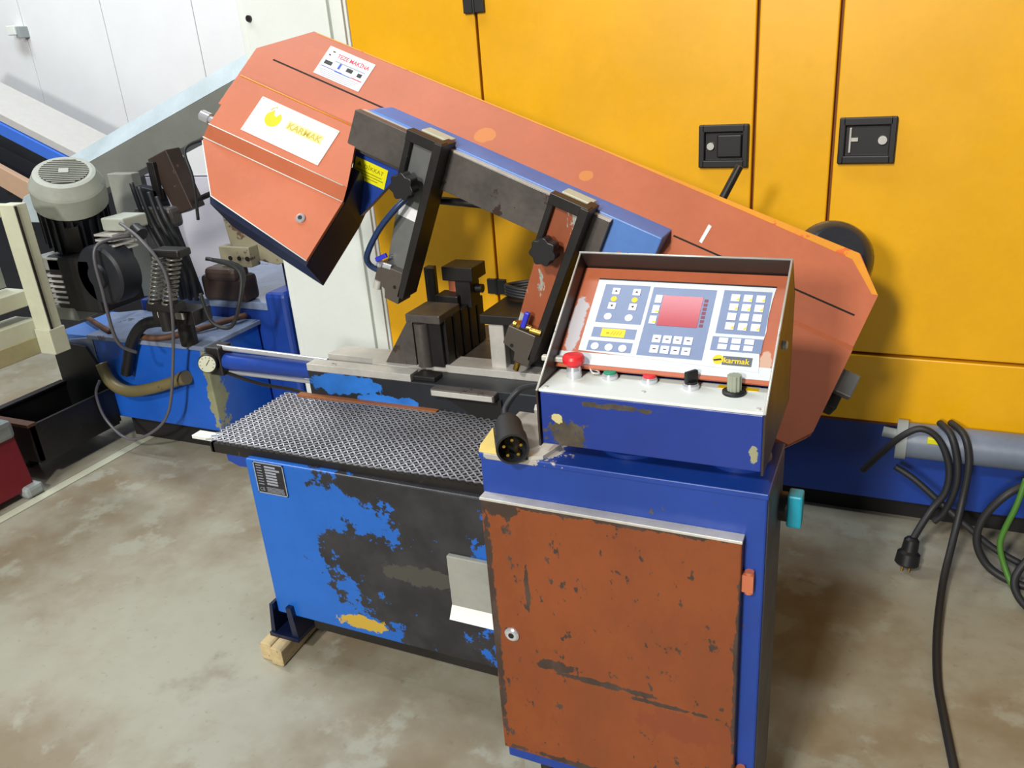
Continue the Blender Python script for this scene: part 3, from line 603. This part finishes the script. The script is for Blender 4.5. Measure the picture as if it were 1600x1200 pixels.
MB().prism([(.287, .1155), (.3, .1185), (.302, .1155), (.289, .1125)], .0022, .0025, PN).build('logo_mark', 'black_ink', ov)
# buttons on the plate
def ring(x, y, r=.0145, h=.009, nm='button_bezel', mat='chrome'):
    return MB().rev((x, y, 1.02), (0, 0, 1), [(0, r), (h*.7, r), (h, r*.85)], 20).build(nm, mat, c)
es = ring(-.515, 1.318, .014, .022, 'emergency_stop')
MB().rev((-.515, 1.318, 1.042), (0, 0, 1), [(0, .011), (.004, .013), (.008, .02), (.016, .0205), (.021, .018), (.023, .01)], 24).build('mushroom_cap', 'red', es, label='red mushroom cap')
MB().box((-.585, 1.332, 1.04), (-.535, 1.344, 1.05), bev=.002).build('wrench_bit', 'bright', c)
MB().tube([(-.49, 1.335, 1.032), (-.478, 1.34, 1.028), (-.472, 1.333, 1.026), (-.482, 1.328, 1.027), (-.49, 1.335, 1.032)], .002, 6, 4).build('wire_loop', 'bright', c)
for x, mt, nm in ((-.45, 'green', 'start_button'), (-.377, 'red', 'stop_button')):
    r_ = ring(x, 1.329, .0145, .010, nm); MB().rev((x, 1.329, 1.028), (0, 0, 1), [(0, .0115), (.0045, .0115), (.0055, .0095)], 20).build('button_cap', mt, r_)
r_ = ring(-.301, 1.32, .0145, .010, 'selector_switch')
MB().rev((-.301, 1.32, 1.028), (0, 0, 1), [(0, .0115), (.006, .011)], 18).box((-.0045, -.012, 0), (.0045, .013, .022), Fr((-.301, 1.32, 1.03), (.8, -.6, 0), (.6, .8, 0), (0, 0, 1)), .002).build('selector_handle', 'black', r_)
r_ = ring(-.227, 1.317, .02, .006, 'speed_dial', 'black')
k = MB(); n = 10
k.prism([(.0115*(1+.07*math.cos(n*2*math.pi*i/60))*math.cos(2*math.pi*i/60), .0115*(1+.07*math.cos(n*2*math.pi*i/60))*math.sin(2*math.pi*i/60)) for i in range(60)], 0, .028, Fr((-.227, 1.317, 1.025)), .0015)
k.build('dial_knob', plain('grey_green_knob', (150, 158, 140), .5), r_)
MB().box((-.258, 1.332, 1.02), (-.19, 1.345, 1.0206)).build('yellow_tape', plain('tape_yellow', (236, 196, 20), .5), c)
for x, y in ((-.375, 1.283), (-.178, 1.262), (-.548, 1.262)): MB().rev((x, y, 1.02), (0, 0, 1), [(0, .004), (.002, .0035)], 10).build('plate_screw', 'bright', c)
MB().rev((-.164, 1.42, 1.075), (1, 0, 0), [(0, .008), (.006, .008), (.008, .005)], 12).build('side_screw', 'bright', c)
# glands on the console's left flank
for y, z in ((1.30, .955), (1.345, .968)):
    MB().rev((-.558, y, z), (-1, 0, 0), [(0, .018), (.012, .018), (.012, .014), (.024, .014), (.03, .010)], 6, False).build('cable_gland', 'bright', c)
# ------------------------------------------------ plug lying on the cabinet
p = thing('power_plug', (-.63, 1.28, .875), 'black five pin industrial plug lying on the cabinet top', 'plug')
d = (V((-.605, 1.222, .912))-V((-.668, 1.335, .912))).normalized(); o = V((-.668, 1.335, .906))
MB().rev(o, d, [(0, .012), (.012, .022), (.03, .027), (.085, .028), (.09, .031), (.13, .031), (.13, .027), (.10, .027)], 28).build('shell', 'rubber', p)
MB().rev(o, d, [(.085, .0268), (.10, .0268)], 28).build('pin_disc', 'black', p)
a_ = d.cross(V((0, 0, 1))).normalized(); b_ = a_.cross(d)
for i in range(5):
    q = math.radians(90+72*i); c0 = o+d*.098+(a_*math.cos(q)+b_*math.sin(q))*.0165
    MB().cyl(c0, c0+d*.028, .0036, .003, 10).build('pin', 'brass', p)
MB().tube([o+d*.004, o-d*.03+V((0, 0, .012)), V((-.66, 1.39, .95)), V((-.60, 1.37, .972)), V((-.585, 1.34, .968))], .007).build('cord', 'rubber', p)
k = MB().add([(-.692, 1.25, .8742), (-.652, 1.25, .8742), (-.69, 1.325, .8742), (-.689, 1.254, .888), (-.657, 1.254, .885), (-.689, 1.312, .898)], [(0, 2, 1), (3, 4, 5), (0, 1, 4, 3), (1, 2, 5, 4), (2, 0, 3, 5)]).build('foam_scrap', 'foam')
solo(k, 'yellowed foam scrap on the corner of the control cabinet', 'foam')
k = MB().prism([(-.585, 1.245), (-.56, 1.255), (-.545, 1.31), (-.58, 1.3), (-.6, 1.262)], .8745, .882).build('metal_offcut', 'bright'); solo(k, 'bare metal offcut lying beside the plug on the cabinet', 'offcut')
# ================================================================== SECOND BAND SAW (left)
L = thing('second_band_saw', (-2.9, 2.7, 0), 'old grey and blue band saw with a dusty motor standing against the white wall', 'band saw')
XZ = Fr((0, 0, 0), (1, 0, 0), (0, 0, 1), (0, 1, 0))
MB().box((-3.24, 2.4, .12), (-2.58, 2.74, .50), bev=.006).build('base_body', paint('bright_blue_base', (28, 92, 196), .35, wear=(120, 122, 96), amount=.14, scale=7, blobs=[((.31, -.3, .3), (.03, .1, .22))]), L)
MB().add([(-3.24, 2.4, .50), (-2.58, 2.4, .50), (-2.58, 2.74, .52), (-3.3, 2.74, .52), (-3.52, 2.42, .46), (-3.5, 2.7, .5), (-3.24, 2.4, .12), (-3.42, 2.4, .2)], [(0, 1, 2, 3), (4, 0, 3, 5), (6, 0, 4, 7)]).box((-3.26, 2.39, .497), (-2.57, 2.75, .517), bev=.003).build('oil_table', 'oily_table', L)
MB().prism([(-3.5, .5), (-3.24, .5), (-3.24, .12), (-3.43, .2)], 2.42, 2.74, XZ, .004).build('table_side', 'blue_lit', L)
MB().box((-3.2, 2.46, 0), (-2.6, 2.72, .12)).build('base_shade_block', 'dark', L)  # dark block painting in the shadow under the base
MB().box((-3.3, 2.75, .0), (-2.5, 3.4, .57), bev=.01).build('rear_base', 'blue', L)
MB().box((-3.22, 2.745, .565), (-2.5, 3.4, .60), bev=.003).build('rear_table', 'oily_table', L)
MB().box((-2.5, 2.72, 0), (-2.385, 3.1, .655), bev=.02).build('side_tower', 'blue', L)
MB().prism([(-2.72, .98), (-2.66, 1.0), (-2.405, .86), (-2.39, .78), (-2.46, .76), (-2.70, .8)], 2.80, 2.86, XZ, .004).build('vise_plate', 'vise_grey', L)
MB().box((-2.72, 2.74, .76), (-2.55, 2.80, .85), bev=.004).build('vise_block', 'vise_grey', L)
for x in (-2.66, -2.61, -2.565): MB().cyl((x, 2.745, .80), (x, 2.735, .80), .010, seg=10).build('bolt', 'iron', L)
MB().box((-2.47, 2.84, .60), (-2.39, 2.95, .80), bev=.003).build('vise_leg', 'blue_dark', L)
MB().box((-2.85, 2.72, .6), (-2.6, 2.82, .72), bev=.02).box((-2.8, 2.7, .70), (-2.62, 2.8, .76), bev=.02).build('feed_carriage', 'brown_iron', L)
# sloping bow arm
sl = .331
def armz(x): return 1.221+sl*(x+3.432)
MB().prism([(-3.93, armz(-3.93)), (-2.385, armz(-2.385)), (-2.385, armz(-2.385)-.145), (-3.85, armz(-3.85)-.145), (-3.95, armz(-3.95)-.1)], 2.8, 2.93, XZ, .004).build('bow_arm', 'beam_grey', L, label='grey sloping arm with a pale worn top coloured as if lit')
x0, x1 = -3.93, -2.385
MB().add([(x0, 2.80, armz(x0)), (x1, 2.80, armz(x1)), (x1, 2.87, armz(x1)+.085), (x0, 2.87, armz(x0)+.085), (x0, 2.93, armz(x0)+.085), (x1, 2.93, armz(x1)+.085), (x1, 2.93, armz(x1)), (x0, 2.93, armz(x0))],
         [(0, 1, 2, 3), (3, 2, 5, 4), (4, 5, 6, 7), (7, 6, 1, 0), (0, 3, 4, 7), (1, 6, 5, 2)]).build('arm_lit_top', 'pale_beam', L)  # top coloured paler than the arm front, as if lit from above
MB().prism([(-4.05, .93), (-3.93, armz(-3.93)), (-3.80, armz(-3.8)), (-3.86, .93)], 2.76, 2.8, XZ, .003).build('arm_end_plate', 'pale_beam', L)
MB().box((-3.27, 2.72, .6), (-3.12, 2.77, 1.17), Fr((0, 0, 0), (1, 0, 0), (0, 1, 0), (-.0, 0, 1)), .004).build('column_plate', 'grey_paint', L)
MB().prism([(-3.09, 1.12), (-2.97, 1.10), (-2.87, .62), (-2.98, .60)], 2.70, 2.75, XZ, .004).build('linkage_plate', 'motor_body', L)
MB().prism([(-3.0, 1.23), (-2.88, 1.27), (-2.80, 1.02), (-2.9, .99)], 2.72, 2.80, XZ, .004).build('guide_post', 'brown_iron', L)
MB().box((-2.99, 2.70, 1.06), (-2.95, 2.72, 1.22), bev=.003).cyl((-2.83, 2.75, 1.04), (-2.6, 2.74, 1.11), .012, seg=10).build('guide_rod', 'iron', L)
MB().box((-3.1, 2.66, .94), (-2.88, 2.74, 1.03), bev=.02).build('hydraulic_valve', 'steel', L)
for i, x in enumerate((-3.06, -3.02, -2.97, -2.93)): MB().tube([(x, 2.66, 1.14-.02*i), (x+.05, 2.64, .98), (x+.11, 2.65, .8), (x+.1, 2.66, .62)], .010, 7).build('hydraulic_hose', 'rubber', L)
# motor
mo = V((-2.97, 2.28, 1.25)); md = V((-.36, .26, -.9)).normalized(); ma = md.orthogonal().normalized(); mb_ = md.cross(ma)
MB().rev(mo, md, [(0, .100), (.004, .112), (.045, .133), (.055, .137), (.135, .137), (.14, .130)], 40).build('fan_cowl', 'motor_cap', L, label='dusty grey fan cowl')
mr = MB().rev(mo+md*.14, md, [(0, .118), (.18, .118)], 32).build('motor_body', 'motor_body', L)
k = MB()
for i in range(24):
    a = 2*math.pi*i/24; k.box((.112, -.004, .145), (.132, .004, .31), Fr(mo, ma*math.cos(a)+mb_*math.sin(a), mb_*math.cos(a)-ma*math.sin(a), md))
k.build('cooling_fins', 'motor_body', mr)
MB().rev(mo-md*.0005, md*-1, [(0, .088), (.001, .088)], 32).build('fan_opening', 'dark', L)
k = MB()
for i in range(13):
    y = -.078+i*.013; h = math.sqrt(.088**2-y*y); k.box((-h, y-.0015, .001), (h, y+.0015, .005), Fr(mo, ma, mb_*-1, md*-1))
k.box((-.018, -.016, .001), (.018, .016, .007), Fr(mo, ma, mb_*-1, md*-1), .002)
k.build('fan_grille', 'motor_cap', L)
MB().box((.115, -.025, .17), (.135, .025, .29), Fr(mo, V((.62, -.72, -.45)).normalized(), V((.72, .66, 0)).normalized(), md), .002).build('motor_plate', 'iron', mr)
# gearbox
gb = MB().box((-3.12, 2.2, .70), (-2.86, 2.42, .93), bev=.015).build('gearbox', 'iron', L)
MB().box((-3.19, 2.2, .87), (-3.04, 2.3, .925), bev=.006).build('gearbox_flange', 'grey_paint', gb)
MB().box((-3.17, 2.2, .66), (-3.02, 2.3, .72), bev=.006).build('gearbox_flange', 'grey_paint', gb)
k = MB()
for i in range(6): k.box((-3.15, 2.195, .735+i*.022), (-3.04, 2.28, .744+i*.022), bev=.001)
k.build('gearbox_fins', 'bright', gb)
MB().rev((-2.83, 2.3, .86), (0, -1, 0), [(0, .12), (.09, .12), (.1, .11), (.1, .05), (.112, .045)], 32).build('pulley_cover', 'motor_body', gb)
tb = MB().box((-2.84, 2.28, 1.02), (-2.72, 2.4, 1.07), bev=.006).build('terminal_box', 'motor_cap', L)
k = MB()
for i in range(4): k.box((-2.86, 2.25, .945+i*.02), (-2.76, 2.36, .953+i*.02))
k.build('terminal_fins', 'bright', tb)
MB().cyl((-2.72, 2.33, 1.02), (-2.68, 2.32, 1.0), .026, seg=16).build('terminal_gland', 'black', tb)
# springs
for x0, x1 in ((-2.585, -2.675), (-2.51, -2.60)):
    k = MB(); pts = []
    for i in range(11*10+1):
        t_ = i/110; a = 2*math.pi*i/10
        pts.append((x0+(x1-x0)*t_+.027*math.cos(a), 2.3+.027*math.sin(a), .93-.2*t_))
    k.tube(pts, .0046, 6, 1).build('return_spring', 'spring', L)
MB().box((-2.70, 2.27, .70), (-2.55, 2.34, .735), bev=.006).cyl((-2.63, 2.3, .62), (-2.63, 2.3, .705), .03, seg=14).build('spring_anchor', 'iron', L)
MB().box((-2.6, 2.27, .925), (-2.46, 2.34, .955), bev=.008).build('spring_anchor', 'iron', L)
MB().box((-2.78, 2.36, .62), (-2.55, 2.46, .68), bev=.004).cyl((-2.66, 2.41, .515), (-2.66, 2.41, .62), .035, seg=18).build('pivot_bracket', 'iron', L)
MB().box((-2.74, 2.352, .645), (-2.6, 2.36, .672), bev=.001).build('bracket_plate', 'bright', L)
MB().tube([(-2.72, 2.39, .62), (-2.86, 2.38, .6), (-2.95, 2.37, .52), (-3.02, 2.37, .40), (-3.04, 2.37, .36)], .024, 10).build('drain_elbow', 'black', L)
MB().tube([(-3.17, 2.36, .40), (-3.13, 2.35, .32), (-3.03, 2.345, .288), (-2.87, 2.35, .318), (-2.7, 2.37, .372)], .026, 12).rev((-2.71, 2.37, .37), (1, 0, .3), [(0, .031), (.03, .031)], 16).build('suction_hose', 'olive_hose', L, label='olive suction hose curving along the blue base')
MB().tube([(-3.17, 2.33, .33), (-3.18, 2.3, .27), (-3.16, 2.3, .15), (-3.05, 2.3, .07), (-2.88, 2.3, .13), (-2.75, 2.3, .25), (-2.66, 2.31, .5), (-2.56, 2.27, .72), (-2.54, 2.26, .88), (-2.6, 2.24, 1.0), (-2.7, 2.25, 1.06)], .0065, 7).build('loop_cable', plain('grey_cable', (96, 94, 100), .4), L)
MB().tube([(-2.72, 2.3, 1.0), (-2.78, 2.18, .98), (-2.78, 2.16, .8), (-2.8, 2.18, .6), (-2.78, 2.24, .53)], .007, 7).build('motor_cable', plain('grey_cable2', (84, 82, 88), .4), L)
for i, r_ in enumerate((.1, .08, .06)): MB().tube([(-2.50+i*.01, 2.44, .88), (-2.42+i*.01, 2.44+r_, .82), (-2.38, 2.46, .72), (-2.44, 2.44, .60), (-2.52, 2.42, .62), (-2.55, 2.42, .74)], .008, 7).build('hydraulic_hose', 'rubber', L)
MB().tube([(-3.7, 2.69, .56), (-3.45, 2.56, .535), (-3.15, 2.43, .525)], .012, 8).build('copper_pipe', 'rust', L)
MB().tube([(-2.95, 2.4, .535), (-2.8, 2.43, .53), (-2.62, 2.72, .545)], .014, 8).build('table_rod', 'rust', L)
MB().tube([(-2.72, 2.79, 1.30), (-2.75, 2.7, 1.27), (-2.72, 2.68, 1.15), (-2.74, 2.68, .98)], .007, 7).build('arm_cable', 'rubber', L)
# trough in front of the second saw
t_ = thing('chip_trough', (-3.35, 2.2, 0), 'black open chip trough running out under the blue base', 'trough')
k = MB().box((-3.5, 1.98, .09), (-3.19, 2.385, .10)).box((-3.5, 1.98, .1), (-3.485, 2.385, .27)).box((-3.205, 1.98, .1), (-3.19, 2.385, .265)).box((-3.5, 1.98, .1), (-3.19, 1.995, .265)).build('trough_body', 'iron', t_)
MB().box((-3.51, 1.96, .262), (-3.185, 2.0, .276), bev=.002).build('front_rim', 'rust', t_)
MB().box((-3.515, 1.98, .268), (-3.475, 2.385, .278), bev=.002).build('side_rim', 'iron', t_)
for y in (2.05, 2.35): MB().box((-3.45, y, 0), (-3.40, y+.04, .09)).build('foot', 'iron', t_)
MB().prism([(-3.5, .42), (-3.42, .47), (-3.28, .46), (-3.19, .3), (-3.19, .1), (-3.5, .1)], 2.384, 2.396, XZ).build('splash_flap', 'black', t_)
# ================================================================== CREAM FRAME (left edge)
f = thing('conveyor_frame', (-2.98, 1.8, 0), 'cream painted steel conveyor frame at the side of the old saw', 'frame')
MB().box((-3.006, 2.0, .69), (-2.922, 2.055, 1.175), bev=.003).build('upright', 'cream', f)
MB().box((-2.926, 2.004, .70), (-2.917, 2.012, 1.17)).build('upright_seam', 'iron', f)
for z0, z1 in ((.79, .85), (.665, .735)): MB().box((-3.13, .9, z0), (-3.004, 2.02, z1), bev=.003).build('rail', 'cream', f)
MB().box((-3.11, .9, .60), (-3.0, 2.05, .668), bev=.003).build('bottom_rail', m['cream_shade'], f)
MB().box((-3.0, 1.99, .60), (-2.915, 2.06, .70), bev=.003).build('corner_plate', 'cream', f)
MB().box((-3.09, .9, 1.13), (-3.0, 2.05, 1.172), bev=.003).build('top_rail', 'cream', f)
MB().box((-3.105, .9, .86), (-3.098, 2.0, 1.04), bev=.001).build('side_sheet', 'grey_paint', f)
for x in (-3.1, -3.6): MB().box((x, 1.0, 0), (x+.07, 1.07, .62), bev=.003).build('leg', 'cream', f)
MB().box((-3.6, 1.01, .58), (-3.03, 1.06, .63), bev=.003).build('cross_rail', 'cream', f)
# ================================================================== THIRD MACHINE far left
b3 = thing('background_saw', (-4.6, 3.5, 0), 'blue and white saw arm of a machine behind the cream frame', 'saw')
def z3(x): return 1.41-.42*(x+4.83)
MB().prism([(-5.6, z3(-5.6)), (-4.2, z3(-4.2)), (-4.2, z3(-4.2)-.05), (-5.6, z3(-5.6)-.05)], 3.4, 3.75, XZ, .003).build('arm_top', plain('grey_white_paint', (184, 182, 178), .5), b3)
MB().prism([(-5.6, z3(-5.6)-.055), (-4.25, z3(-4.25)-.055), (-4.25, z3(-4.25)-.13), (-5.6, z3(-5.6)-.13)], 3.385, 3.7, XZ, .003).build('arm_side', plain('bright_blue_side', (60, 110, 210), .4), b3)
MB().prism([(-5.6, 0), (-4.35, 0), (-4.35, .98), (-5.6, 1.5)], 3.42, 3.9, XZ, .005).build('machine_body', 'motor_body', b3)
MB().prism([(-5.2, 1.28), (-4.55, 1.0), (-4.45, 1.02), (-4.42, .94), (-4.6, .88), (-5.2, 1.16)], 3.3, 3.34, XZ, .003).build('side_board', 'tan', b3)
MB().box((-4.9, 3.34, .94), (-4.35, 3.42, 1.02), bev=.01).build('feed_roller', 'iron', b3)
# ================================================================== RED CASE
r = thing('red_case', (-3.3, 1.8, 0), 'dark red case with grey corner guards on the floor beside the trough', 'case')
MB().prism([(-3.75, .03), (-3.16, .03), (-3.19, .27), (-3.75, .27)], 1.62, 1.9, XZ, .006).build('case_body', 'red_case', r)
MB().box((-3.75, 1.63, .27), (-3.22, 1.89, .30), bev=.004).build('case_lid', 'motor_body', r)
MB().box((-3.26, 1.60, .255), (-3.17, 1.90, .335), bev=.02).build('corner_guard', 'grey_guard', r)
MB().box((-3.2, 1.84, .0), (-3.13, 1.92, .05), bev=.015).build('corner_guard', 'grey_guard', r)
MB().box((-3.7, 1.7, 0), (-3.6, 1.85, .03)).build('foot', 'black', r)
# ================================================================== CABLES at right
pc = thing('power_cable', (.2, 2.45, 0), 'black power cable looped over the grey pipe with a round plug hanging', 'cable')
R_ = .0105
loop = lambda x, dz: [(x-.10, 2.56, .26-dz), (x-.03, 2.535, .36), (x, 2.535, .408), (x+.045, 2.55, .42), (x+.085, 2.535, .38), (x+.11, 2.525, .29), (x+.1, 2.52, .2), (x+.06, 2.51, .14)]
MB().tube([(-.03, 2.58, .24), (.02, 2.545, .33), (.07, 2.53, .40), (.12, 2.53, .43), (.17, 2.53, .4), (.205, 2.52, .32), (.205, 2.51, .24), (.175, 2.5, .18), (.15, 2.47, .135), (.13, 2.435, .1)], R_).build('cord', 'rubber', pc)
MB().tube([(.06, 2.555, .28), (.12, 2.54, .25), (.2, 2.52, .19), (.27, 2.5, .14), (.36, 2.48, .08), (.5, 2.45, .03)], R_).build('cord', 'rubber', pc)
MB().tube([(.17, 2.6, .424), (.2, 2.54, .415), (.225, 2.52, .34), (.23, 2.51, .26), (.21, 2.51, .17), (.185, 2.51, .13)], R_).build('cord', 'rubber', pc)
MB().tube([(.2, 2.61, .424), (.235, 2.54, .418), (.255, 2.515, .34), (.25, 2.49, .22), (.235, 2.42, .12), (.215, 2.3, .055), (.2, 2.1, .03), (.2, 1.93, .014), (.212, 1.8, .0115), (.235, 1.6, .0115), (.27, 1.3, .0115)], R_).build('cord', 'rubber', pc)
MB().tube([(.42, 2.5, .31), (.36, 2.47, .28), (.31, 2.46, .2), (.30, 2.45, .12), (.335, 2.44, .05), (.4, 2.42, .02), (.5, 2.4, .012)], R_*1.1).build('cord', 'rubber', pc)
MB().tube([(.66, 2.6, .425), (.58, 2.545, .415), (.48, 2.515, .37), (.42, 2.5, .31)], R_*1.1).build('cord', 'rubber', pc)
pd = V((-.1, -.25, -1)).normalized(); po = V((.128, 2.43, .11))
pl = MB().rev(po, pd, [(0, .015), (.008, .022), (.042, .024), (.05, .033), (.084, .035), (.09, .029)], 24).build('plug_body', 'black', pc)
for i in range(4):
    q = math.radians(45+90*i); x_ = V((1, 0, 0)); y_ = pd.cross(x_).normalized(); c0 = po+pd*.09+(x_*math.cos(q)+y_*math.sin(q))*.014
    MB().cyl(c0, c0+pd*.018, .003, seg=8).build('plug_pin', 'brass', pl)
MB().tube([(.52, 2.47, .2), (.44, 2.42, .12), (.40, 2.37, .05), (.44, 2.3, .0125), (.55, 2.25, .0115)], R_).build('cord', 'rubber', pc)
k = MB().tube([(.40, 2.48, .33), (.385, 2.46, .25), (.365, 2.45, .17), (.36, 2.44, .12), (.38, 2.42, .06), (.41, 2.38, .012), (.45, 2.3, .0085)], .0085, 8).build('earth_wire', 'green_wire')
solo(k, 'green earth wire hanging among the black cables', 'wire')
